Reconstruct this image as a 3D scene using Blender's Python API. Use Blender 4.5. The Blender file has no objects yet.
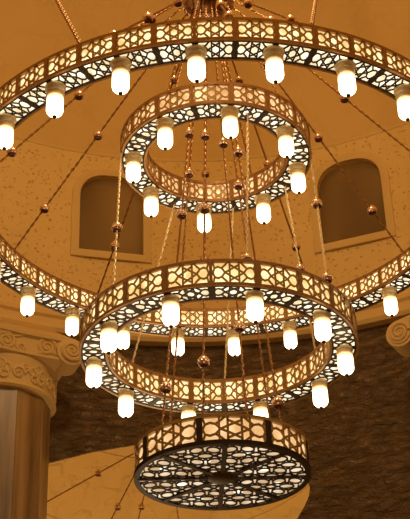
import bpy, bmesh, math, random
from mathutils import Vector, Matrix
from mathutils.geometry import delaunay_2d_cdt
random.seed(7)
S = bpy.context.scene
COL = S.collection
PI = math.pi
W, H = 410, 519

# ------------------------------------------------------------------ camera
F = 1320.63
TH = math.radians(31.31)
ROLL = math.radians(1.85)
AX = 0.111           # axis of the dome and of the chandelier
AY = 10.0
cam = bpy.data.cameras.new('camera')
cam.sensor_fit = 'VERTICAL'
cam.sensor_height = 24
cam.sensor_width = 24
cam.lens = F / H * 24
cam.clip_end = 200
cam_o = bpy.data.objects.new('camera', cam)
COL.objects.link(cam_o)
fw = Vector((0, math.cos(TH), math.sin(TH)))
up = Vector((0, -math.sin(TH), math.cos(TH)))
rt = Vector((1, 0, 0))
rx = rt * math.cos(ROLL) - up * math.sin(ROLL)
ux = rt * math.sin(ROLL) + up * math.cos(ROLL)
m = Matrix((rx, ux, -fw)).transposed().to_4x4()
cam_o.matrix_world = m
S.camera = cam_o


def ray(x, y):
    return (fw + rx * ((x - W / 2) / F) + ux * ((H / 2 - y) / F))


def at_y(x, y, Y):
    d = ray(x, y)
    return d * (Y / d.y)


def at_cyl(x, y, R):
    """(azimuth from +y, z) where the sight line through a pixel meets the dome cylinder"""
    d = ray(x, y)
    A = d.x ** 2 + d.y ** 2
    B = -2 * (d.x * AX + d.y * AY)
    Cc = AX ** 2 + AY ** 2 - R * R
    t = (-B + math.sqrt(B * B - 4 * A * Cc)) / (2 * A)
    P = d * t
    return math.atan2(P.x - AX, P.y - AY), P.z


def cyl(a, z, R):
    return Vector((AX + R * math.sin(a), AY + R * math.cos(a), z))


# ------------------------------------------------------------------ materials
def nmat(name):
    mt = bpy.data.materials.new(name)
    mt.use_nodes = True
    nt = mt.node_tree
    b = nt.nodes['Principled BSDF']
    return mt, nt, b


def link(nt, a, b):
    nt.links.new(a, b)


def noise(nt, scale, detail=3, coord='Object', scl=(1, 1, 1), rough=.5):
    tc = nt.nodes.new('ShaderNodeTexCoord')
    mp = nt.nodes.new('ShaderNodeMapping')
    mp.inputs['Scale'].default_value = scl
    n = nt.nodes.new('ShaderNodeTexNoise')
    n.inputs['Scale'].default_value = scale
    n.inputs['Detail'].default_value = detail
    n.inputs['Roughness'].default_value = rough
    link(nt, tc.outputs[coord], mp.inputs['Vector'])
    link(nt, mp.outputs['Vector'], n.inputs['Vector'])
    return n, mp


def ramp(nt, src, stops):
    r = nt.nodes.new('ShaderNodeValToRGB')
    e = r.color_ramp.elements
    while len(e) < len(stops):
        e.new(.5)
    for i, (p, c) in enumerate(stops):
        e[i].position = p
        e[i].color = (*c, 1) if len(c) == 3 else c
    link(nt, src, r.inputs['Fac'])
    return r


def bump(nt, b, src, strength, dist=.02):
    n = nt.nodes.new('ShaderNodeBump')
    n.inputs['Strength'].default_value = strength
    n.inputs['Distance'].default_value = dist
    link(nt, src, n.inputs['Height'])
    link(nt, n.outputs['Normal'], b.inputs['Normal'])
    return n


def metal(name, c, c2, rough, met, ns=30):
    mt, nt, b = nmat(name)
    n, _ = noise(nt, ns, 4)
    r = ramp(nt, n.outputs['Fac'], [(.3, c), (.7, c2)])
    link(nt, r.outputs['Color'], b.inputs['Base Color'])
    b.inputs['Roughness'].default_value = rough
    b.inputs['Metallic'].default_value = met
    return mt


def emit(name, col_lo, col_hi, s_lo, s_hi, scale, base=(.8, .75, .65)):
    """glowing diffuser: warm light, a little uneven behind the lamps"""
    mt, nt, b = nmat(name)
    n, _ = noise(nt, scale, 1)
    r = ramp(nt, n.outputs['Fac'], [(.38, col_lo), (.64, col_hi)])
    mr = nt.nodes.new('ShaderNodeMapRange')
    mr.inputs['From Min'].default_value = .38
    mr.inputs['From Max'].default_value = .68
    mr.inputs['To Min'].default_value = s_lo
    mr.inputs['To Max'].default_value = s_hi
    link(nt, n.outputs['Fac'], mr.inputs['Value'])
    b.inputs['Base Color'].default_value = (*base, 1)
    b.inputs['Roughness'].default_value = .5
    link(nt, r.outputs['Color'], b.inputs['Emission Color'])
    link(nt, mr.outputs['Result'], b.inputs['Emission Strength'])
    return mt


def plaster(name, c, c2, kind):
    mt, nt, b = nmat(name)
    n, _ = noise(nt, 1.3, 5)
    r = ramp(nt, n.outputs['Fac'], [(.3, c), (.7, c2)])
    col = r.outputs['Color']
    b.inputs['Roughness'].default_value = .75
    if kind == 'speckle':          # stamped stucco: small pits
        tc = nt.nodes.new('ShaderNodeTexCoord')
        v = nt.nodes.new('ShaderNodeTexVoronoi')
        v.inputs['Scale'].default_value = 17
        v.inputs['Randomness'].default_value = .85
        link(nt, tc.outputs['Object'], v.inputs['Vector'])
        n2, _ = noise(nt, 16, 3)
        ad = nt.nodes.new('ShaderNodeMath'); ad.operation = 'ADD'
        link(nt, v.outputs['Distance'], ad.inputs[0])
        mu = nt.nodes.new('ShaderNodeMath'); mu.operation = 'MULTIPLY'
        mu.inputs[1].default_value = .95
        link(nt, n2.outputs['Fac'], mu.inputs[0])
        link(nt, mu.outputs[0], ad.inputs[1])
        rr = ramp(nt, ad.outputs[0], [(.46, (.0, .0, .0)), (.78, (1, 1, 1))])
        bump(nt, b, rr.outputs['Color'], .55, .03)
        mx = nt.nodes.new('ShaderNodeMix'); mx.data_type = 'RGBA'; mx.blend_type = 'MULTIPLY'
        mx.inputs['Factor'].default_value = 1
        r3 = ramp(nt, ad.outputs[0], [(.46, (.66, .58, .47)), (.76, (1, 1, 1))])
        link(nt, col, mx.inputs['A'])
        link(nt, r3.outputs['Color'], mx.inputs['B'])
        col = mx.outputs['Result']
    elif kind == 'dome':           # smooth with faint veins of a painted tracery
        n2, mp = noise(nt, 1.1, 6, rough=.6)
        rr = ramp(nt, n2.outputs['Fac'], [(.47, (1, 1, 1)), (.497, (.95, .92, .89)), (.515, (1, 1, 1))])
        mx = nt.nodes.new('ShaderNodeMix'); mx.data_type = 'RGBA'; mx.blend_type = 'MULTIPLY'
        mx.inputs['Factor'].default_value = .8
        link(nt, col, mx.inputs['A'])
        link(nt, rr.outputs['Color'], mx.inputs['B'])
        col = mx.outputs['Result']
        n3, _ = noise(nt, 14, 4)
        bump(nt, b, n3.outputs['Fac'], .15, .02)
    elif kind == 'relief':         # carved scale ornament
        tc = nt.nodes.new('ShaderNodeTexCoord')
        v = nt.nodes.new('ShaderNodeTexVoronoi')
        v.inputs['Scale'].default_value = 2.4
        v.inputs['Randomness'].default_value = .6
        link(nt, tc.outputs['Object'], v.inputs['Vector'])
        n3, _ = noise(nt, 3.2, 2)
        mu = nt.nodes.new('ShaderNodeMath'); mu.operation = 'MULTIPLY'
        link(nt, v.outputs['Distance'], mu.inputs[0])
        g = ramp(nt, n3.outputs['Fac'], [(.46, (0, 0, 0)), (.56, (1, 1, 1))])
        link(nt, g.outputs['Color'], mu.inputs[1])
        bump(nt, b, mu.outputs[0], .42, .12)
    else:
        n3, _ = noise(nt, 12, 4)
        bump(nt, b, n3.outputs['Fac'], .2, .02)
    link(nt, col, b.inputs['Base Color'])
    return mt


M = {}
M['dome'] = plaster('dome_plaster', (.655, .440, .150), (.695, .470, .162), 'dome')
M['drum'] = plaster('drum_stucco', (.735, .51, .185), (.785, .55, .205), 'speckle')
M['trim'] = plaster('trim_plaster', (.66, .455, .165), (.71, .50, .19), 'plain')
M['apse'] = plaster('apse_plaster', (.67, .43, .125), (.71, .47, .145), 'relief')
M['plain'] = plaster('hall_plaster', (.45, .30, .15), (.50, .34, .17), 'plain')
M['carved'] = plaster('capital_plaster', (.66, .455, .175), (.71, .495, .20), 'plain')


def stone():
    mt, nt, b = nmat('dark_rippled_stone')
    n, mp = noise(nt, 3.4, 6, scl=(1.0, 1.0, 3.0), rough=.65)
    r = ramp(nt, n.outputs['Fac'], [(.30, (.075, .044, .017)), (.52, (.13, .078, .030)), (.72, (.22, .135, .052))])
    link(nt, r.outputs['Color'], b.inputs['Base Color'])
    n2, mp2 = noise(nt, 5.0, 4, scl=(1, 1, 2.4), rough=.55)
    n2.inputs['Distortion'].default_value = .8
    bump(nt, b, n2.outputs['Fac'], .9, .14)
    b.inputs['Roughness'].default_value = .38
    return mt


M['stone'] = stone()


def marble():
    mt, nt, b = nmat('column_marble')
    n, mp = noise(nt, 2.4, 5, scl=(2.2, 2.2, .25))
    r = ramp(nt, n.outputs['Fac'], [(.3, (.15, .085, .032)), (.5, (.30, .18, .072)), (.7, (.44, .28, .12))])
    link(nt, r.outputs['Color'], b.inputs['Base Color'])
    b.inputs['Roughness'].default_value = .35
    return mt


M['marble'] = marble()


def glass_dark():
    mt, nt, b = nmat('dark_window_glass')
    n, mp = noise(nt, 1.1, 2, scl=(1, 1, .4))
    r = ramp(nt, n.outputs['Fac'], [(.32, (.12, .07, .026)), (.68, (.29, .185, .07))])  # uneven reflections put into the pane colour as soft tone variation
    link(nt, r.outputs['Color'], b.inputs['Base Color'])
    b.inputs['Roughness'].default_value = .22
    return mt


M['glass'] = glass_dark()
M['rail'] = metal('bronze_gilt', (.31, .155, .045), (.40, .205, .062), .42, .5)
M['lattice'] = metal('pierced_bronze', (.42, .25, .075), (.50, .32, .105), .42, .25)
M['dark'] = metal('dark_shaded_bronze', (.030, .014, .0045), (.048, .023, .008), .55, .2)  # on undersides, dimness against the glow is put into the colour
M['brass'] = metal('polished_brass', (.93, .74, .40), (.96, .80, .48), .38, .15)
M['chain'] = metal('chain_bronze', (.30, .14, .045), (.42, .20, .07), .4, .75)
M['copper'] = metal('copper', (.84, .56, .38), (.90, .66, .48), .25, .85)
M['cup'] = metal('dark_copper', (.10, .03, .02), (.14, .045, .03), .4, .6)
M['diffA'] = emit('warm_diffuser', (1, .68, .26), (1, .84, .48), .85, 1.5, 9)
M['diffB'] = emit('dim_diffuser', (1, .53, .22), (1, .74, .40), .60, 1.1, 10)
M['diffC'] = emit('gold_diffuser', (1, .66, .24), (1, .82, .44), .85, 1.4, 9)
M['diffD'] = emit('drum_diffuser', (1, .60, .25), (1, .70, .36), .68, .95, 7)
M['under'] = emit('under_diffuser', (1, .78, .46), (1, .90, .68), .9, 1.6, 12)
M['underD'] = emit('drum_under_diffuser', (.90, .62, .34), (1, .80, .54), .62, .95, 5)


def led():
    mt, nt, b = nmat('led_spot')
    b.inputs['Emission Color'].default_value = (1, .95, .72, 1)
    b.inputs['Emission Strength'].default_value = 1.6
    n, _ = noise(nt, 8, 1)
    link(nt, n.outputs['Fac'], b.inputs['Roughness'])
    return mt


M['led'] = led()


def bulb_glass():
    """frosted glass lit from inside, the filament sits low so the neck glows less"""
    mt, nt, b = nmat('lit_frosted_glass')
    tc = nt.nodes.new('ShaderNodeTexCoord')
    sx = nt.nodes.new('ShaderNodeSeparateXYZ')
    link(nt, tc.outputs['Object'], sx.inputs[0])
    mr = nt.nodes.new('ShaderNodeMapRange')
    mr.inputs['From Min'].default_value = -.09
    mr.inputs['From Max'].default_value = -.19
    link(nt, sx.outputs['Z'], mr.inputs['Value'])
    r = ramp(nt, mr.outputs['Result'], [(0, (1, .52, .17)), (.45, (1, .66, .32)), (1, (1, .76, .45))])
    st = nt.nodes.new('ShaderNodeMapRange')
    st.interpolation_type = 'SMOOTHSTEP'
    st.inputs['From Min'].default_value = 0
    st.inputs['From Max'].default_value = .9
    st.inputs['To Min'].default_value = .55
    st.inputs['To Max'].default_value = 6.0
    link(nt, mr.outputs['Result'], st.inputs['Value'])
    b.inputs['Base Color'].default_value = (.85, .8, .7, 1)
    b.inputs['Roughness'].default_value = .35
    link(nt, r.outputs['Color'], b.inputs['Emission Color'])
    link(nt, st.outputs['Result'], b.inputs['Emission Strength'])
    return mt


M['bulb'] = bulb_glass()


# ------------------------------------------------------------------ mesh helpers
class MB:
    def __init__(s):
        s.v, s.f = [], []

    def add(s, vs, fs):
        o = len(s.v)
        s.v += [tuple(v) for v in vs]
        s.f += [tuple(i + o for i in f) for f in fs]

    def lathe(s, prof, n=32, c=(0, 0, 0), closed=False, a0=0, a1=2 * PI):
        full = abs(a1 - a0 - 2 * PI) < 1e-6
        k = n if full else n + 1
        vs = []
        for i in range(k):
            a = a0 + (a1 - a0) * i / n
            for r, z in prof:
                vs.append((c[0] + r * math.sin(a), c[1] - r * math.cos(a), c[2] + z))
        m_ = len(prof)
        fs = []
        for i in range(n):
            j = (i + 1) % k
            for q in range(m_ if closed else m_ - 1):
                q2 = (q + 1) % m_
                fs.append((i * m_ + q, j * m_ + q, j * m_ + q2, i * m_ + q2))
        s.add(vs, fs)

    def tube(s, pts, r, n=6, closed=False, r1=None):
        pts = [Vector(p) for p in pts]
        m_ = len(pts)
        vs, fs = [], []
        nrm = None
        for i, p in enumerate(pts):
            if closed:
                t = pts[(i + 1) % m_] - pts[i - 1]
            else:
                t = pts[min(i + 1, m_ - 1)] - pts[max(i - 1, 0)]
            t.normalize()
            if nrm is None:
                nrm = t.orthogonal().normalized()
            else:
                nrm = (nrm - t * nrm.dot(t)).normalized()
            b = t.cross(nrm)
            rr = r if r1 is None else r + (r1 - r) * i / (m_ - 1)
            for q in range(n):
                a = 2 * PI * q / n
                vs.append(p + (nrm * math.cos(a) + b * math.sin(a)) * rr)
        for i in range(m_ if closed else m_ - 1):
            j = (i + 1) % m_
            for q in range(n):
                q2 = (q + 1) % n
                fs.append((i * n + q, j * n + q, j * n + q2, i * n + q2))
        if not closed:
            fs.append(tuple(range(n - 1, -1, -1)))
            fs.append(tuple(range((m_ - 1) * n, m_ * n)))
        s.add(vs, fs)

    def box(s, lo, hi):
        x0, y0, z0 = lo
        x1, y1, z1 = hi
        s.add([(x0, y0, z0), (x1, y0, z0), (x1, y1, z0), (x0, y1, z0), (x0, y0, z1), (x1, y0, z1), (x1, y1, z1), (x0, y1, z1)],
              [(0, 3, 2, 1), (4, 5, 6, 7), (0, 1, 5, 4), (1, 2, 6, 5), (2, 3, 7, 6), (3, 0, 4, 7)])

    def sphere(s, c, r, n=12, k=8, sq=1):
        prof = [(r * math.sin(PI * i / k), -r * sq * math.cos(PI * i / k)) for i in range(k + 1)]
        s.lathe(prof, n, c)

    def build(s, name, mat, parent=None, smooth=True, loc=None):
        me = bpy.data.meshes.new(name)
        me.from_pydata(s.v, [], s.f)
        bm = bmesh.new()
        bm.from_mesh(me)
        bmesh.ops.remove_doubles(bm, verts=bm.verts, dist=1e-6)
        bmesh.ops.recalc_face_normals(bm, faces=bm.faces)
        for e in bm.edges:
            e.smooth = not (len(e.link_faces) == 2 and e.calc_face_angle(0) > .7)
        for f in bm.faces:
            f.smooth = smooth
        bm.to_mesh(me)
        bm.free()
        me.materials.append(mat)
        o = bpy.data.objects.new(name, me)
        COL.objects.link(o)
        if parent:
            o.parent = parent
        if loc:
            o.location = loc
        return o


def tag(o, label, cat, group=None):
    o['label'] = label
    o['category'] = cat
    if group:
        o['group'] = group
    return o


def struct(o, label=None, cat=None):
    o['kind'] = 'structure'
    if label:
        o['label'] = label
    if cat:
        o['category'] = cat
    return o


def thing(name, label, cat, loc, group=None):
    o = bpy.data.objects.new(name, None)
    o.empty_display_size = .1
    COL.objects.link(o)
    o.location = loc
    return tag(o, label, cat, group)


def copy(o, parent, rotz=None, loc=None):
    c = o.copy()
    COL.objects.link(c)
    c.parent = parent
    if rotz is not None:
        c.rotation_euler = (0, 0, rotz)
    if loc is not None:
        c.location = loc
    return c


# ------------------------------------------------------------------ lattice panels
def star_lines(ncell=1):
    """line work of one pierced panel, u and v from 0 to 1: a six pointed star between two almonds"""
    L = []
    asp = 1.5
    cx, cy = .5, .5
    R = .20
    P = []
    for k in range(6):
        a = PI / 3 * k
        P.append((cx + R * math.cos(a), cy + R * 2.1 * math.sin(a)))
    for tri in ((0, 2, 4), (1, 3, 5)):
        for i in range(3):
            L.append((P[tri[i]], P[tri[(i + 1) % 3]]))
    # uprights either side of the star and the crossing lines that reach the rails
    for sx in (-1, 1):
        top = (cx + sx * .10, 1.0)
        bot = (cx + sx * .10, 0.0)
        L.append((top, (cx + sx * .10, .86)))
        L.append((bot, (cx + sx * .10, .14)))
        # almond
        A = [(cx + sx * R, .5), (cx + sx * .27, .70), (cx + sx * .35, .76), (cx + sx * .42, .70), (cx + sx * .455, .5),
             (cx + sx * .42, .30), (cx + sx * .35, .24), (cx + sx * .27, .30)]
        for i in range(8):
            L.append((A[i], A[(i + 1) % 8]))
        for q, e in ((1, 1), (7, 0)):
            y1 = 1.0 if e else 0.0
            L.append((A[q], (cx + sx * .19, .86 if e else .14)))
            L.append(((cx + sx * .19, .86 if e else .14), (cx + sx * .13, y1)))
            L.append(((cx + sx * .42, .70 if e else .30), (cx + sx * .455, y1)))
        L.append(((cx + sx * .455, .5), (cx + sx * .5, .5)))
    return L


SL = star_lines()


def strip(mb, p, q, w, fmap, su, sv, th):
    """one flat bar of the lattice between two panel points; su, sv: panel size in metres"""
    dx, dy = (q[0] - p[0]) * su, (q[1] - p[1]) * sv
    l = math.hypot(dx, dy)
    if l < 1e-6:
        return
    nx, ny = -dy / l * w / 2 / su, dx / l * w / 2 / sv
    ex, ey = dx / l * w * .3 / su, dy / l * w * .3 / sv
    p = (p[0] - ex, p[1] - ey)
    q = (q[0] + ex, q[1] + ey)
    vs = []
    for d in (-th / 2, th / 2):
        for (u, v), s in ((p, 1), (q, 1), (q, -1), (p, -1)):
            vs.append(fmap(min(max(u + nx * s, 0), 1), min(max(v + ny * s, 0), 1), d))
    mb.add(vs, [(0, 1, 2, 3), (7, 6, 5, 4), (0, 4, 5, 1), (1, 5, 6, 2), (2, 6, 7, 3), (3, 7, 4, 0)])


def side_map(R, a0, a1, z0, z1):
    def f(u, v, d):
        a = a0 + (a1 - a0) * u
        return ((R + d) * math.sin(a), -(R + d) * math.cos(a), z0 + (z1 - z0) * v)
    return f


def under_map(r0, r1, a0, a1, z):
    def f(u, v, d):
        a = a0 + (a1 - a0) * u
        r = r0 + (r1 - r0) * v
        return (r * math.sin(a), -r * math.cos(a), z + d)
    return f


# ------------------------------------------------------------------ one lamp of a ring
LR = .067


def lamp_parts():
    mb = MB()
    mb.lathe([(0, .004), (.082, .004), (.084, -.012), (.066, -.018), (.063, -.042), (.073, -.047), (.073, -.060), (.063, -.066),
              (.061, -.076), (.068, -.079), (.069, -.090), (.062, -.095), (0, -.095)], 20)
    so = mb.build('socket', M['brass'])
    mb = MB()
    pr = [(.058, -.090), (LR - .002, -.098), (LR, -.115), (LR, -.224)]
    for i in range(1, 8):
        a = PI / 2 * i / 7
        pr.append((LR * math.cos(a) if i < 7 else 0, -.224 - .060 * math.sin(a)))
    mb.lathe(pr, 20)
    gl = mb.build('glass_shade', M['bulb'])
    mb = MB()
    mb.lathe([(0, -.280), (.016, -.282), (.018, -.292), (.011, -.302), (0, -.305)], 10)
    fi = mb.build('finial', M['dark'])
    return so, gl, fi


LAMP = lamp_parts()
LAMP_USED = [False]


def add_lamp(parent, r, a, z=0):
    e = bpy.data.objects.new('lamp', None)
    e.empty_display_size = .05
    COL.objects.link(e)
    e.parent = parent
    e.location = (r * math.sin(a), -r * math.cos(a), z)
    for o in LAMP:
        if LAMP_USED[0]:
            copy(o, e)
        else:
            o.parent = e
    LAMP_USED[0] = True


# ------------------------------------------------------------------ rings
def ring(name, label, loc, r, w, h, npan, phase, lamps, lphase, dmat, bars, rail=.026):
    root = thing(name, label, 'chandelier', loc)
    ri = r - w
    st = 2 * PI / npan
    N = max(96, npan * 4)
    # rails and posts
    mb = MB()
    for R, s in ((r, 1), (ri, -1)):
        for z0, z1 in ((0, rail), (h - rail, h)):
            a, b = R - s * .022, R + s * .008
            mb.lathe([(a, z0), (b, z0), (b, z1), (a, z1)], N, closed=True)
    fr = mb.build('frame_rail', M['rail'], root)
    for wide, k0 in ((.040, 0), (.026, 1)):
        for R, s in ((r, 1), (ri, -1)):
            mb = MB()
            f = side_map(R - s * .004, -wide / R / 2, wide / R / 2, rail * .8, h - rail * .8)
            vs = [f(u, v, d) for d in (-.010, .012) for u, v in ((0, 0), (1, 0), (1, 1), (0, 1))]
            mb.add(vs, [(0, 1, 2, 3), (7, 6, 5, 4), (0, 4, 5, 1), (1, 5, 6, 2), (2, 6, 7, 3), (3, 7, 4, 0)])
            o = mb.build('post', M['rail'], root, smooth=False)
            o.rotation_euler = (0, 0, phase + st * k0)
            for k in range(k0 + 2, npan, 2):
                copy(o, root, phase + st * k)
    # glowing box behind the piercing
    g = .016
    mb = MB()
    mb.lathe([(r - g, g), (r - g, h - .006), (ri + g, h - .006), (ri + g, g)], N)
    mb.build('diffuser', dmat, root)
    mb = MB()
    mb.lathe([(ri + g, g), (r - g, g)], N)
    mb.build('under_diffuser', M['under'], root)
    mb = MB()
    mb.lathe([(r + .004, h - .003), (ri - .004, h - .003), (ri - .004, h + .006), (r + .004, h + .006)], N, closed=True)
    mb.build('cover_plate', M['rail'], root)
    # pierced panels, one mesh copied round the ring
    half = st / 2
    objs = []
    for nm, R in (('outer_panel', r - .004), ('inner_panel', ri + .004)):
        mb = MB()
        f = side_map(R, -half, half, rail * .7, h - rail * .7)
        for p_, q_ in SL:
            strip(mb, p_, q_, bars, f, R * st, h - 1.4 * rail, .010)
        objs.append(mb.build(nm, M['lattice'], root, smooth=False))
    mb = MB()
    f = under_map(ri + .012, r - .012, -half, half, .006)
    rm = (r + ri) / 2
    for p_, q_ in SL:
        strip(mb, p_, q_, bars * .95, f, rm * st, w - .024, .008)
    edge = .017
    for k in range(6):
        for v in (.03, .97):
            strip(mb, (k / 6, v), ((k + 1) / 6, v), edge, f, rm * st, w - .024, .012)
    strip(mb, (0, 0), (0, 1), .038, f, rm * st, w - .024, .012)
    strip(mb, (1, 0), (1, 1), .038, f, rm * st, w - .024, .012)
    objs.append(mb.build('under_panel', M['dark'], root, smooth=False))  # backlit shade carried by the darker bronze
    for o in objs:
        o.rotation_euler = (0, 0, phase + half)
        for k in range(1, npan):
            copy(o, root, phase + half + st * k)
    for k in range(lamps):
        add_lamp(root, rm, lphase + 2 * PI / lamps * k, .04 if lamps == 10 else 0)
    return root


R_ = math.radians
A = dict(c=(AX + .02, AY, 6.560), r=2.382, w=.2375, h=.215)
B = dict(c=(AX + .02, AY, 7.139), r=.882, w=.226, h=.228)
C = dict(c=(AX - .02, AY, 5.129), r=1.177, w=.227, h=.234)
D = dict(c=(AX - .027, AY, 4.016), r=.703, h=.244)
ring_a = ring('chandelier_ring', 'largest bronze ring of the chandelier, running out of frame, with lit glass lamps below',
     A['c'], A['r'], A['w'], A['h'], 48, R_(3.75), 24, R_(-3.75), M['diffA'], .0135)
ring_b = ring('chandelier_ring', 'small upper pierced bronze ring inside the largest ring, eight lit lamps',
     B['c'], B['r'], B['w'], B['h'], 16, R_(9.5), 8, R_(9.5), M['diffB'], .0150)
ring_c = ring('chandelier_ring', 'middle pierced bronze ring hanging just above the round drum, ten lit lamps',
     C['c'], C['r'], C['w'], C['h'], 20, R_(15.6), 10, R_(15.6), M['diffC'], .0155)


def drum():
    root = thing('chandelier_drum', 'closed round pierced drum at the bottom of the chandelier, dark latticed underside', 'chandelier', D['c'])
    r, h = D['r'], D['h']
    rail = .030
    mb = MB()
    z0, z1 = h - rail * .8, h
    mb.lathe([(r - .025, z0), (r + .010, z0), (r + .010, z1), (r - .025, z1)], 128, closed=True)
    mb.build('top_rail', M['lattice'], root)
    mb = MB()
    mb.lathe([(r - .035, -.004), (r + .010, -.004), (r + .012, rail), (r - .025, rail)], 128, closed=True)
    mb.build('bottom_rail', M['dark'], root)  # shade of the lower rim is put into the bronze colour
    st = PI / 4
    ph = R_(-14)
    mb = MB()
    wd = .046 / r / 2
    f = side_map(r - .004, -wd, wd, rail * .8, h - rail * .7)
    vs = [f(u, v, d) for d in (-.010, .012) for u, v in ((0, 0), (1, 0), (1, 1), (0, 1))]
    mb.add(vs, [(0, 1, 2, 3), (7, 6, 5, 4), (0, 4, 5, 1), (1, 5, 6, 2), (2, 6, 7, 3), (3, 7, 4, 0)])
    o = mb.build('post', M['dark'], root, smooth=False)
    o.rotation_euler = (0, 0, ph)
    for k in range(1, 8):
        copy(o, root, ph + st * k)
    mb = MB()
    mb.lathe([(r - .02, .016), (r - .02, h - .006)], 128)
    mb.build('diffuser', M['diffD'], root)
    mb = MB()
    mb.lathe([(0, .016), (r - .02, .016)], 64)
    mb.build('under_diffuser', M['underD'], root)
    mb = MB()
    mb.lathe([(0, h - .004), (r, h - .004), (r, h + .006), (0, h + .006)], 64)
    mb.build('cover_plate', M['lattice'], root)
    # side panels
    mb = MB()
    f = side_map(r - .004, -st / 2, st / 2, rail * .7, h - rail * .6)
    hh = h - 1.3 * rail
    for p_, q_ in SL:
        n = 2
        for i in range(n):
            a = (p_[0] + (q_[0] - p_[0]) * i / n, p_[1] + (q_[1] - p_[1]) * i / n)
            b = (p_[0] + (q_[0] - p_[0]) * (i + 1) / n, p_[1] + (q_[1] - p_[1]) * (i + 1) / n)
            strip(mb, a, b, .0185, f, r * st, hh, .010)
    for u in (.28, .72):
        strip(mb, (u, 0), (u, 1), .016, f, r * st, hh, .010)
    o = mb.build('side_panel', M['lattice'], root, smooth=False)
    o.rotation_euler = (0, 0, ph + st / 2)
    for k in range(1, 8):
        copy(o, root, ph + st / 2 + st * k)
    # underside: rosettes of petals round six pointed stars
    mb = MB()
    a = .262
    Rm = r - .03
    fl = lambda u, v, d: ((u - .5) * 2, (v - .5) * 2, .006 + d)

    def bar(p, q, w=.0125):
        m0 = ((p[0] + q[0]) / 2, (p[1] + q[1]) / 2)
        if math.hypot(*m0) > Rm or math.hypot(*p) > Rm + .03 or math.hypot(*q) > Rm + .03:
            return
        strip(mb, (p[0] / 2 + .5, p[1] / 2 + .5), (q[0] / 2 + .5, q[1] / 2 + .5), w, fl, 2, 2, .010)
    cs = []
    for i in range(-4, 5):
        for j in range(-4, 5):
            cs.append((a * (i + j * .5), a * j * math.sqrt(3) / 2))
    for (x, y) in cs:
        if math.hypot(x, y) > Rm + .2:
            continue
        tips = [(x + .072 * math.cos(PI / 3 * k), y + .072 * math.sin(PI / 3 * k)) for k in range(6)]
        for t in ((0, 2, 4), (1, 3, 5)):
            for i in range(3):
                bar(tips[t[i]], tips[t[(i + 1) % 3]], .010)
        for k in range(3):
            dx, dy = math.cos(PI / 3 * k), math.sin(PI / 3 * k)
            mx, my = x + dx * a / 2, y + dy * a / 2
            el = [(mx + dx * .060 * math.cos(2 * PI * q / 12) - dy * .049 * math.sin(2 * PI * q / 12),
                   my + dy * .060 * math.cos(2 * PI * q / 12) + dx * .049 * math.sin(2 * PI * q / 12)) for q in range(12)]
            for q in range(12):
                bar(el[q], el[(q + 1) % 12])
            for s in (1, -1):
                e0 = (mx - dy * .049 * s, my + dx * .049 * s)
                e1 = (mx - dy * .0755 * s, my + dx * .0755 * s)
                bar(e0, e1)
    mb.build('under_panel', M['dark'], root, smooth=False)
    for k in range(8):
        mb = MB()
        an = R_(2) + st * k
        wd = .040 if k % 4 in (0,) else .034 if k % 2 else .022
        d = (math.sin(an), -math.cos(an))
        n_ = (-d[1], d[0])
        vs = []
        for z in (-.006, .012):
            for t, s in ((.05, 1), (r - .02, 1), (r - .02, -1), (.05, -1)):
                vs.append((d[0] * t + n_[0] * s * wd / 2, d[1] * t + n_[1] * s * wd / 2, z))
        mb.add(vs, [(0, 1, 2, 3), (7, 6, 5, 4), (0, 4, 5, 1), (1, 5, 6, 2), (2, 6, 7, 3), (3, 7, 4, 0)])
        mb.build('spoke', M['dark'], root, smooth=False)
    mb = MB()
    mb.lathe([(0, -.014), (.08, -.012), (.125, -.004), (.13, .012), (0, .012)], 12)
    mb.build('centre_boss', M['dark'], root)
    for k in range(8):
        an = R_(24) + st * k
        q = .36 if k % 2 else .50
        mb = MB()
        mb.lathe([(0, .0145), (.040, .0145), (.040, .016)], 16)
        mb.build('light_spot', M['led'], root, loc=(q * math.sin(an), -q * math.cos(an), 0))
    return root


drum_d = drum()


# ------------------------------------------------------------------ hub, chains and beads
def lugs(root, g, azs, top=True):
    for az in azs:
        a = R_(az)
        w = g.get('w', .10)
        rr = g['r'] - w / 2
        mb = MB()
        z = g['h'] + .018 if top else -.008
        mb.tube([(.014 * math.cos(t), 0, .016 * math.sin(t)) for t in [2 * PI * i / 10 for i in range(10)]], .005, 5, True)
        o = mb.build('lug', M['rail'], root, loc=(rr * math.sin(a), -rr * math.cos(a), z))


HUB = Vector((AX, AY, 9.11))


def make_hub():
    root = thing('chandelier_hub', 'brass crown at the top of the picture where all the chains meet', 'chandelier hub', HUB)
    mb = MB()
    mb.lathe([(.19, .02), (.235, -.025), (.262, -.02), (.262, .03), (.235, .05), (.20, .045)], 48, closed=True)
    mb.build('crown_ring', M['copper'], root)
    mb = MB()
    mb.lathe([(0, .012), (.10, .0), (.20, .02), (.20, .04), (0, .05)], 40)
    mb.build('plate', M['rail'], root)
    mb = MB()
    mb.lathe([(0, -.07), (.03, -.06), (.045, -.02), (.03, .03), (.03, .9), (.03, 7.40), (0, 7.40)], 20)
    mb.build('stem', M['chain'], root)
    for k in range(12):
        a = R_(4 + 30 * k)
        mb = MB()
        pts = [(.245 * math.sin(a) + .03 * math.cos(a) * math.cos(t), -.245 * math.cos(a) + .03 * math.sin(a) * math.cos(t), -.035 + .03 * math.sin(t)) for t in [2 * PI * i / 12 for i in range(12)]]
        mb.tube(pts, .008, 5, True)
        mb.build('eyelet', M['copper'], root)
    return root


make_hub()


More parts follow.
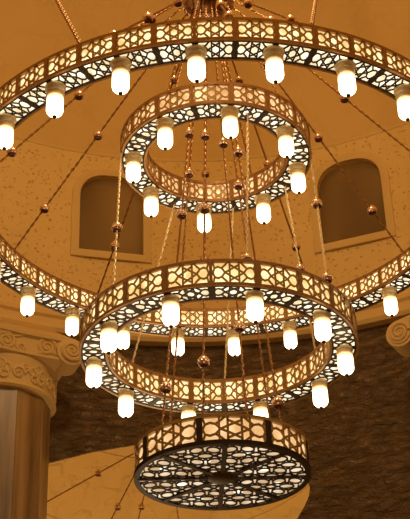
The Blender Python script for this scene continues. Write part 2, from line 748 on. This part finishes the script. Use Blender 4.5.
def chain(name, p0, p1, label, ts=(), link_l=.052, wire=.0055, mat='chain', bead=.049, group=None, lw=.024):
    p0, p1 = Vector(p0), Vector(p1)
    d = p1 - p0
    L = d.length
    t = d.normalized()
    n = t.orthogonal().normalized()
    b = t.cross(n)
    pitch = link_l - 2.6 * wire
    k = max(2, int(round((L - link_l) / pitch)) + 1)
    pitch = (L - link_l) / (k - 1)
    mb = MB()
    for i in range(k):
        c = t * (link_l / 2 + pitch * i)
        s = n if i % 2 else b
        pts = []
        hl, hw = link_l / 2 - wire, lw / 2 - wire
        for q in range(10):
            a = 2 * PI * q / 10
            x, y = math.cos(a), math.sin(a)
            st = (hl - hw) * (1 if x > 1e-6 else -1 if x < -1e-6 else 0)
            pts.append(c + t * (hw * x + st) + s * (hw * y))
        mb.tube(pts, wire, 4, True)
    o = mb.build(name, M[mat], loc=p0)
    tag(o, label, 'chain', group)
    for q in ts:
        e = MB()
        e.lathe([(0, bead * 1.12), (bead * .3, bead * 1.1), (bead * .34, bead * .93), (bead * .62, bead * .78), (bead * .90, bead * .42),
                 (bead, 0), (bead * .92, -bead * .40), (bead * .74, -bead * .66), (bead * .70, -bead * .70)], 16)
        c = e.build('bead', M['copper'], o, loc=d * q)
        e = MB()
        e.lathe([(bead * .78, -bead * .60), (bead * .78, -bead * .74), (bead * .52, -bead * .80), (bead * .46, -bead * .66), (0, -bead * .60)], 14)
        e.build('bead_cup', M['cup'], c)
    return o


def rim(g, az, top=True, inner=None):
    w = g.get('w', .10)
    rr = g['r'] - w / 2 if inner is None else g['r'] - inner
    a = R_(az)
    return Vector((g['c'][0] + rr * math.sin(a), g['c'][1] - rr * math.cos(a), g['c'][2] + (g['h'] + .034 if top else -.022)))


def hubpt(az, r=.245, z=-.06):
    a = R_(az)
    return HUB + Vector((r * math.sin(a), -r * math.cos(a), z))


side = {4: 'nearest the viewer, at the front of the largest ring', 34: 'running from the hub to the front right of the largest ring',
        64: 'running from the hub to the near right side of the largest ring', 94: 'with two beads, running to the right edge above the right window',
        124: 'with a copper bead in front of the arched right window', 154: 'with copper beads, falling just left of the right window',
        184: 'hanging nearly straight to the farthest point of the largest ring', 214: 'crossing the right edge of the left arched window',
        244: 'passing left of the left arched window with two copper beads', 274: 'with two beads, reaching the left edge above the plain stucco',
        304: 'running from the hub to the near left side of the largest ring', 334: 'running from the hub to the front left of the largest ring'}
for az in range(4, 364, 30):
    chain('ring_chain', hubpt(az), rim(A, az), 'slender bronze chain ' + side[az],
          (.208, .51, .81), group='chains from the hub to the largest ring')
for az, nm in ((-28, 'front left'), (62, 'front right'), (152, 'far right'), (242, 'far left')):
    chain('ring_chain', hubpt(az, .16, .0), rim(B, az), 'bronze chain from the hub to the %s rim of the small upper ring' % nm,
          (), group='chains from the hub to the small ring')
# the small ring carries the middle one
for ba, ca, nm, ts in ((-78, -53, 'left side, one bead before the left window', (.56,)), (54.5, 13, 'front, one bead above its lit band', (.97,)),
                       (91, 60, 'right side, two beads beside the right window', (.36, .90)), (168, 177, 'far side', (.5,)),
                       (212, 228, 'far left side', (.5,)), (122, 124, 'far right side', (.5,))):
    if ba == 54.5:
        p0 = rim(B, 22, False)
    else:
        p0 = rim(B, ba, False, inner=-.004 if ba in (-78, 91) else None)
        if ba in (-78, 91):
            p0.z = B['c'][2] + .01
    chain('ring_chain', p0, rim(C, ca), 'brass chain between small and middle rings, ' + nm, ts,
          mat='brass', group='chains from the small ring to the middle ring')
# the drum hangs from the hub through both rings
for az, nm, ts in ((-45, 'left', (.37, .565, .93)), (46, 'right', (.42, .965)), (-12, 'front left', (.39, .57, .90)), (18, 'front right', (.41, .83)),
                   (135, 'far right', (.43,)), (225, 'far left', (.40,))):
    chain('drum_chain', hubpt(az, .09, -.01), rim(D, az), 'long bronze chain from the hub to the %s rim of the bottom drum' % nm, ts,
          group='chains from the hub to the bottom drum', bead=.050)

lugs(ring_a, A, range(4, 364, 30))
lugs(ring_b, B, (-28, 62, 152, 242))
lugs(ring_b, B, (22, 168, 212, 122), False)
lugs(ring_c, C, (-53, 13, 60, 177, 228, 124))
lugs(drum_d, D, (-45, 46, -12, 18, 135, 225))

# ------------------------------------------------------------------ dome, drum wall, cornice
RD = 5.5
ZC = 8.12      # underside of the cornice
ZL = 11.10     # springing of the dome


def cdt_wall(name, outline_a0, outline_a1, z0, z1, holes, mat, R, da, dz):
    """a curved wall with openings: flat triangulation in (arc length, z), then wrapped on the cylinder"""
    pts, edges, faces = [], [], []

    def loop(lp):
        o = len(pts)
        pts.extend(Vector(p) for p in lp)
        n = len(lp)
        edges.extend((o + i, o + (i + 1) % n) for i in range(n))
        return list(range(o, o + n))
    x0, x1 = outline_a0 * R, outline_a1 * R
    nx = int((x1 - x0) / da) + 1
    lp = [(x0 + (x1 - x0) * i / nx, z0) for i in range(nx)] + [(x1, z0)] + [(x1 - (x1 - x0) * i / nx, z1) for i in range(nx)] + [(x0, z1)]
    faces.append(loop(lp))
    for h in holes:
        loop(h)

    def inside(p, poly):
        c = False
        n = len(poly)
        for i in range(n):
            x_, y_ = poly[i]
            u_, v_ = poly[i - 1]
            if (y_ > p[1]) != (v_ > p[1]) and p[0] < (u_ - x_) * (p[1] - y_) / (v_ - y_) + x_:
                c = not c
        return c
    nz = int((z1 - z0) / dz)
    for i in range(1, nx):
        for j in range(1, nz):
            p = (x0 + (x1 - x0) * i / nx, z0 + (z1 - z0) * j / nz)
            if not any(inside(p, h) for h in holes):
                pts.append(Vector(p))
    v, e, f, *_ = delaunay_2d_cdt(pts, edges, faces, 1, 1e-5)
    mb = MB()
    tri = []
    for t in f:
        c = sum((v[i] for i in t), Vector((0, 0))) / len(t)
        if not any(inside(c, h) for h in holes):
            tri.append(tuple(t))
    mb.add([cyl(p.x / R, p.y, R) for p in v], tri)
    return mb.build(name, mat)


def arch(a0, a1, zb, zs, zt, n=16):
    """window outline in (arc length, z): flat sill, upright sides, round head"""
    x0, x1 = a0 * RD, a1 * RD
    cx, hw = (x0 + x1) / 2, (x1 - x0) / 2
    P = [(x0, zb), (x1, zb)]
    for i in range(n + 1):
        a = PI * i / n
        ca, sa = math.cos(a), math.sin(a)
        P.append((cx + hw * math.copysign(abs(ca) ** .8, ca), zs + (zt - zs) * sa ** .9))
    return P


WIN = [(R_(-19.35), R_(-10.0), 9.46, 10.33, 10.73), (R_(15.75), R_(25.3), 9.46, 10.33, 10.75)]
holes = [arch(*w) for w in WIN]
o = cdt_wall('wall_back', R_(-60), R_(60), ZC, ZL, holes, M['drum'], RD, .22, .22)
struct(o)
mb = MB()
n = 60
prof = [(RD, ZC), (RD, ZL)]
mb.lathe(prof, 80, (AX, AY, 0), a0=-R_(120), a1=R_(120))
struct(mb.build('wall_front', M['drum']))


def wrap(P, R):
    return [cyl(x / RD, z, R) for x, z in P]


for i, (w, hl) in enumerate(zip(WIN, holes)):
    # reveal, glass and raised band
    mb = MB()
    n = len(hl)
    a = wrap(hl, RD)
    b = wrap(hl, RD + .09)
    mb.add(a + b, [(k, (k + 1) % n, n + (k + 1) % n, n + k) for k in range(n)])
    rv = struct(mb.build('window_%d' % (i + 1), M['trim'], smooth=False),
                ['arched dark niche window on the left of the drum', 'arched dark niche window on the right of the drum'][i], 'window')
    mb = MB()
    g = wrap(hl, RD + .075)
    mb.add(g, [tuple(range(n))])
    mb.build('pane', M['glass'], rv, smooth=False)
    cx = (w[0] + w[1]) / 2 * RD
    cz = (w[2] + w[4]) / 2

    def off(d):
        q = []
        for k in range(n):
            p, pr_, nx_ = Vector(hl[k]), Vector(hl[k - 1]), Vector(hl[(k + 1) % n])
            e1, e2 = (p - pr_), (nx_ - p)
            n1 = Vector((e1.y, -e1.x)).normalized() if e1.length > 1e-6 else Vector((0, 0))
            n2 = Vector((e2.y, -e2.x)).normalized() if e2.length > 1e-6 else n1
            v_ = n1 + n2
            v_ = v_ / max(v_.length_squared / 2, .4) if v_.length > 1e-6 else n1
            q.append((p.x + v_.x * d, p.y + v_.y * d))
        return q
    o0, o1, o2 = hl, off(.045), off(.11)
    mb = MB()
    rows = [wrap(o0, RD - .012), wrap(o0, RD - .035), wrap(o1, RD - .045), wrap(off(.085), RD - .035), wrap(o2, RD - .03), wrap(o2, RD + .002)]
    vs = [p for r_ in rows for p in r_]
    fs = []
    for q in range(len(rows) - 1):
        for k in range(n):
            k2 = (k + 1) % n
            fs.append((q * n + k, q * n + k2, (q + 1) * n + k2, (q + 1) * n + k))
    mb.add(vs, fs)
    mb.build('window_frame', M['trim'], rv)

# dome shell
mb = MB()
prof = [(RD * math.cos(a), ZL + RD * math.sin(a)) for a in [PI / 2 * k / 28 for k in range(29)]]
prof[-1] = (0, ZL + RD)
mb.lathe(prof, 96, (AX, AY, 0))
struct(mb.build('ceiling', M['dome']))
# thin moulding at the springing and the cornice
mb = MB()
mb.lathe([(RD + .02, ZL - .03), (RD - .008, ZL - .025), (RD - .014, ZL), (RD - .008, ZL + .025), (RD + .02, ZL + .03)], 128, (AX, AY, 0))
struct(mb.build('trim_1', M['trim']))
mb = MB()
mb.lathe([(RD + .06, ZC - .02), (RD - .10, ZC - .02), (RD - .13, ZC + .03), (RD - .12, ZC + .09), (RD - .06, ZC + .11), (RD - .05, ZC + .20), (RD - .09, ZC + .23),
          (RD - .08, ZC + .29), (RD - .02, ZC + .32), (RD + .02, ZC + .34)], 160, (AX, AY, 0))
struct(mb.build('trim_2', M['trim']))

# dark rippled stone below the cornice, with the opening of the apse
RS = RD + .03
edge = [(-14, 484), (10, 474), (45, 463.5), (90, 452), (135, 444.5), (180, 440.5), (225, 442.5), (262, 450), (288, 461), (303, 473),
        (310, 486), (309, 496), (304, 507), (297, 519)]
ol = []
for x, y in edge:
    a, z = at_cyl(x, y, RS)
    ol.append((a * RS, z))
fl = -1.6
hole = ol + [(ol[-1][0] - .05, ol[-1][1] - .6), (ol[-1][0] - .05, fl + .02), (ol[0][0] - .1, fl + .02), (ol[0][0] - .1, ol[0][1] - .6)]
o = cdt_wall('wall_rear', R_(-90), R_(90), fl, ZC, [hole], M['stone'], RS, .3, .35)
struct(o)
mb = MB()
n = len(hole)
a = [cyl(x / RS, z, RS) for x, z in hole]
b = [p + Vector((0, .03, 0)) for p in a]
mb.add(a + b, [(k, (k + 1) % n, n + (k + 1) % n, n + k) for k in range(n)])
struct(mb.build('trim_3', M['stone'], smooth=False))

# apse vault behind the opening
ac = Vector((-.75, 15.66, 0))
arx, ary, az0, arz = 3.1, 4.6, 4.6, 3.7
mb = MB()
vs, fs = [], []
nu, nv = 48, 26
for i in range(nu + 1):
    u = PI * i / nu
    col = [(-1.6, 1.0)] + [(az0 + arz * math.sin(PI / 2 * k / nv), math.cos(PI / 2 * k / nv)) for k in range(nv + 1)]
    for z, s in col:
        vs.append((ac.x + arx * s * math.cos(u), ac.y + ary * s * math.sin(u), z))
m_ = nv + 2
for i in range(nu):
    for k in range(m_ - 1):
        fs.append((i * m_ + k, (i + 1) * m_ + k, (i + 1) * m_ + k + 1, i * m_ + k + 1))
mb.add(vs, fs)
struct(mb.build('wall_apse', M['apse']))
# raised ribs across the apse vault
mb = MB()
for lat in (.42, .62):
    pts = []
    for i in range(nu + 1):
        u = PI * i / nu
        s, zz = math.cos(PI / 2 * lat), az0 + arz * math.sin(PI / 2 * lat)
        pts.append((ac.x + (arx - .01) * s * math.cos(u), ac.y + (ary - .01) * s * math.sin(u), zz))
    mb.tube(pts, .014, 6)
struct(mb.build('trim_4', M['apse']))


# hall around the viewer
def quad(name, vs, mat):
    mb = MB()
    mb.add(vs, [(0, 1, 2, 3)])
    return struct(mb.build(name, mat, smooth=False))


X0, X1, Y0 = AX - RS, AX + RS, -4.0
quad('floor', [(X0 - 2, Y0, fl), (X1 + 2, Y0, fl), (X1 + 2, 22, fl), (X0 - 2, 22, fl)], M['plain'])
quad('wall_left', [(X0, Y0, fl), (X0, AY, fl), (X0, AY, ZC), (X0, Y0, ZC)], M['plain'])
quad('wall_right', [(X1, Y0, fl), (X1, AY, fl), (X1, AY, ZC), (X1, Y0, ZC)], M['plain'])
quad('wall_behind', [(X0, Y0, fl), (X1, Y0, fl), (X1, Y0, ZC), (X0, Y0, ZC)], M['plain'])
mb = MB()
n = 48
vs, fs = [], []
for i in range(n + 1):
    a = -PI / 2 + PI * i / n
    x, y = AX + RS * math.sin(a), AY - RS * math.cos(a)
    vs += [(x, y, ZC), (x, Y0, ZC)]
for i in range(n):
    fs.append((2 * i, 2 * i + 2, 2 * i + 3, 2 * i + 1))
mb.add(vs, fs)
struct(mb.build('ceiling_hall', M['plain']))


# ------------------------------------------------------------------ columns
def spiral(mb, fmap, cx, cy, r0, turns, s=1, a0=0, w=.02, n=26):
    pts = []
    for i in range(n + 1):
        t = i / n
        a = a0 + s * turns * 2 * PI * t
        r = r0 * (1 - .86 * t)
        pts.append(fmap(cx + r * math.cos(a), cy + r * math.sin(a)))
    mb.tube(pts, w, 6, r1=w * .7)


RF = 4.64        # face of the carved frieze that the columns carry


def column(px, label, ydist, zt):
    p = at_y(px, 400, ydist)
    root = thing('column', label, 'column', (p.x, p.y, fl))
    zb = at_y(0, 383, ydist - .72).z - fl     # bottom of the capital above the floor
    zt = zt - fl
    mb = MB()
    # shaft of upright marble slabs: shallow joints between facets
    n = 11
    vs = []
    for z in (0.35, zb + .05):
        for i in range(n):
            for da, r in ((.015, .645), (.035, .655), (2 * PI / n - .035, .655), (2 * PI / n - .015, .645)):
                a = 2 * PI * i / n + da
                vs.append((r * math.sin(a), -r * math.cos(a), z))
    k = n * 4
    mb.add(vs, [(i, (i + 1) % k, k + (i + 1) % k, k + i) for i in range(k)])
    mb.build('shaft', M['marble'], root, smooth=False)
    mb = MB()
    mb.lathe([(0, 0), (.95, 0), (.95, .15), (.86, .2), (.84, .3), (.70, .36), (.6, .36)], 40)
    mb.build('base', M['carved'], root)
    mb = MB()
    H_ = zt - zb
    bell = [(.60, 0), (.70, 0), (.725, .025), (.72, .05), (.70, .07), (.70, H_ * .45), (.71, H_ * .8), (.73, H_ * .92), (.73, H_), (0, H_)]
    mb.lathe(bell, 64)
    cap = mb.build('capital', M['carved'], root, loc=(0, 0, zb))

    def f(u, v):
        return (.708 * math.sin(u), -.708 * math.cos(u), v)
    nf = 9
    for k in range(nf):
        a = 2 * PI * k / nf + .2
        mb = MB()
        cz = H_ * .52
        for q in range(5):
            b = 2 * PI * q / 5 + .3
            pts = [f(a + (.07 * math.cos(b) + .055 * math.cos(t)) / .7, cz + .07 * math.sin(b) + .055 * math.sin(t)) for t in [2 * PI * i / 10 for i in range(10)]]
            mb.tube(pts, .016, 5, True)
        spiral(mb, lambda u, v: f(a + u / .7, v), .22, cz - .03, .085, 1.6, 1, 0, .019)
        spiral(mb, lambda u, v: f(a + u / .7, v), -.18, cz + .06, .06, 1.4, -1, 0, .017)
        mb.build('flower_relief', M['carved'], cap)
    return root


def frieze(name, x0, x1, inner):
    """carved band under the cornice; its inner end is rolled into a volute"""
    ztop = sum(at_cyl(x, y, RF)[1] for x, y in ((0, 325), (69, 339))) / 2
    zbot = at_cyl(20, 353.5, RF)[1]
    a0, a1 = at_cyl(x0, 345, RF)[0], at_cyl(x1, 345, RF)[0]
    ae = a1 if inner == 1 else a0
    mb = MB()
    n = 40
    prof = [(RS + .05, zbot), (RF + .03, zbot), (RF, zbot + .02), (RF, zbot + .05), (RF + .025, zbot + .06), (RF + .025, ztop - .07), (RF - .02, ztop - .05),
            (RF - .03, ztop), (RD - .10, ZC - .02), (RS + .05, ZC - .02)]
    vs = []
    for i in range(n + 1):
        a = a0 + (a1 - a0) * i / n
        vs += [cyl(a, z, r) for r, z in prof]
    m_ = len(prof)
    fs = [(i * m_ + q, (i + 1) * m_ + q, (i + 1) * m_ + (q + 1) % m_, i * m_ + (q + 1) % m_) for i in range(n) for q in range(m_)]
    fs += [tuple(range(m_)), tuple(range(n * m_ + m_ - 1, n * m_ - 1, -1))]
    mb.add(vs, fs)
    o = struct(mb.build(name, M['carved']))
    g = lambda u, v: cyl(u / RF, v, RF + .02)
    h = ztop - zbot
    cz = (ztop + zbot) / 2
    L0, L1 = a0 * RF, a1 * RF
    k = int((L1 - L0) / .42)
    for i in range(k):
        mb = MB()
        cx = L0 + (L1 - L0) * (i + .5) / k
        sg = 1 if i % 2 else -1
        spiral(mb, g, cx - .04, cz + .01 * sg, .125, 2.0, sg, 0 if sg > 0 else PI, .024)
        spiral(mb, g, cx + .15, cz + .05 * sg, .06, 1.5, -sg, PI, .02)
        pts = [g(cx - .20 + .4 * t, cz - sg * (.12 - .06 * math.sin(t * PI))) for t in [q / 10 for q in range(11)]]
        mb.tube(pts, .020, 5)
        mb.build('scroll_relief', M['carved'], o)
    # volute: a roll whose axis points at the dome axis
    c = cyl(ae, 0, 1) - cyl(ae, 0, 0)
    tn = Vector((c.y, -c.x, 0))
    vr = h * .56
    vc = cyl(ae, cz - h * .10, 0)

    def w(x, y, d):
        return cyl(ae, cz - h * .06, RF) + tn * x + Vector((0, 0, y)) + c * d
    mb = MB()
    n = 30
    for r_, d0, d1 in ((vr, -.03, .30), (vr * .78, -.05, .30)):
        vs = []
        for d in (d0, d1):
            vs += [w(r_ * math.cos(2 * PI * q / n), r_ * math.sin(2 * PI * q / n), d) for q in range(n)]
        mb.add(vs, [(q, (q + 1) % n, n + (q + 1) % n, n + q) for q in range(n)] + [tuple(range(n)), tuple(range(2 * n - 1, n - 1, -1))])
    spiral(mb, lambda u, v: w(u, v, -.055), 0, 0, vr * .74, 2.2, -inner, 0, .026)
    mb.build('volute', M['carved'], o)
    return zbot


zf = frieze('trim_5', -90, 71, 1)
frieze('trim_6', 402, 540, -1)
column(-3, 'marble column with carved capital at the left edge of the picture', 14.66, zf)


# ------------------------------------------------------------------ second chandelier in the apse, only its chains are in view
H2 = at_y(163, 437, 17.3)
root = thing('far_chandelier', 'distant second chandelier in the apse, its upper fittings hidden behind the bottom drum', 'chandelier', H2)
mb = MB()
mb.lathe([(0, -.06), (.10, -.05), (.14, 0), (.10, .05), (.03, .08), (.03, .62), (0, .62)], 24)
mb.build('hub', M['chain'], root)
G2 = dict(c=(H2.x, H2.y, H2.z - 3.0), r=1.6, w=.2, h=.2)
mb = MB()
mb.lathe([(1.6, 0), (1.6, .2), (1.4, .2), (1.4, 0)], 72, closed=True)
mb.build('ring', M['rail'], root, loc=(0, 0, -3.0))
pos2 = {270: ((.36,), 'leaning left of the drum'), 217: ((.30,), 'falling just past the left edge of the drum'),
        163: ((.45,), 'falling behind the middle of the drum')}
for az, (ts, nm) in pos2.items():
    a = R_(az)
    p0 = H2 + Vector((.15 * math.sin(a), -.15 * math.cos(a), -.04))
    chain('far_chain', p0, rim(G2, az), 'thin chain of the distant apse chandelier, ' + nm, ts, group='chains of the distant chandelier', bead=.05)
# a stay chain from its hub to the side of the vault, past the marble column
d = (at_y(43, 504, 16.6) - H2).normalized()
t = 0.0
while t < 5:
    q = H2 + d * t
    zz = max(0, (q.z - az0) / arz)
    if ((q.x - ac.x) / arx) ** 2 + ((q.y - ac.y) / ary) ** 2 + zz * zz > .985:
        break
    t += .01
chain('far_chain', H2 + d * .15, H2 + d * t, 'long slanting chain on the apse plaster beside the marble column', (1.06 / t,),
      group='chains of the distant chandelier', bead=.05)

# two heavier chains from the dome to the front of the largest ring
for px, py, az, nm in ((57, -6, -26.5, 'left'), (318.2, -6, 18.6, 'right')):
    e = rim(A, az, inner=.03)
    # same line of sight, up to the dome shell
    k = 3.2
    q0 = (83, 39.5) if nm == 'left' else (314.5, 22)
    qx, qy = q0[0] + (px - q0[0]) * k, q0[1] + (py - q0[1]) * k
    d = ray(qx, qy)
    cc = Vector((AX, AY, ZL))
    bq = d.dot(cc)
    t = (bq + math.sqrt(bq * bq - d.dot(d) * (cc.dot(cc) - (RD - .02) ** 2))) / d.dot(d)
    chain('stay_chain', d * t, e, 'heavy bronze chain from the dome to the upper %s rim of the largest ring' % nm, (), .085, .009,
          group='heavy stay chains', lw=.042)


# ------------------------------------------------------------------ lights
def light(name, loc, e, size, col=(1, .74, .40), kind='POINT', rot=None):
    l = bpy.data.lights.new(name, kind)
    l.energy = e
    l.color = col
    if kind == 'POINT':
        l.shadow_soft_size = size
    else:
        l.size = size
    o = bpy.data.objects.new(name, l)
    COL.objects.link(o)
    o.location = loc
    if rot:
        o.rotation_euler = rot
    return o


light('dome_fill', (AX, AY - 2.2, 10.8), 420, .35)  # unseen fill light added to brighten dome and drum wall
light('hall_fill', (1.0, 3.0, 1.2), 130, .6)  # added fill low in the hall, no fixture stands there
light('apse_lamp', (-1.0, 16.6, 3.6), 230, .4)

w = bpy.data.worlds.new('world')
w.use_nodes = True
w.node_tree.nodes['Background'].inputs['Color'].default_value = (.3, .17, .06, 1)
w.node_tree.nodes['Background'].inputs['Strength'].default_value = .1
S.world = w
S.view_settings.view_transform = 'Standard'
S.view_settings.look = 'None'
S.view_settings.exposure = 0
S.view_settings.gamma = 1
S.cycles.use_denoising = True
S.cycles.max_bounces = 6
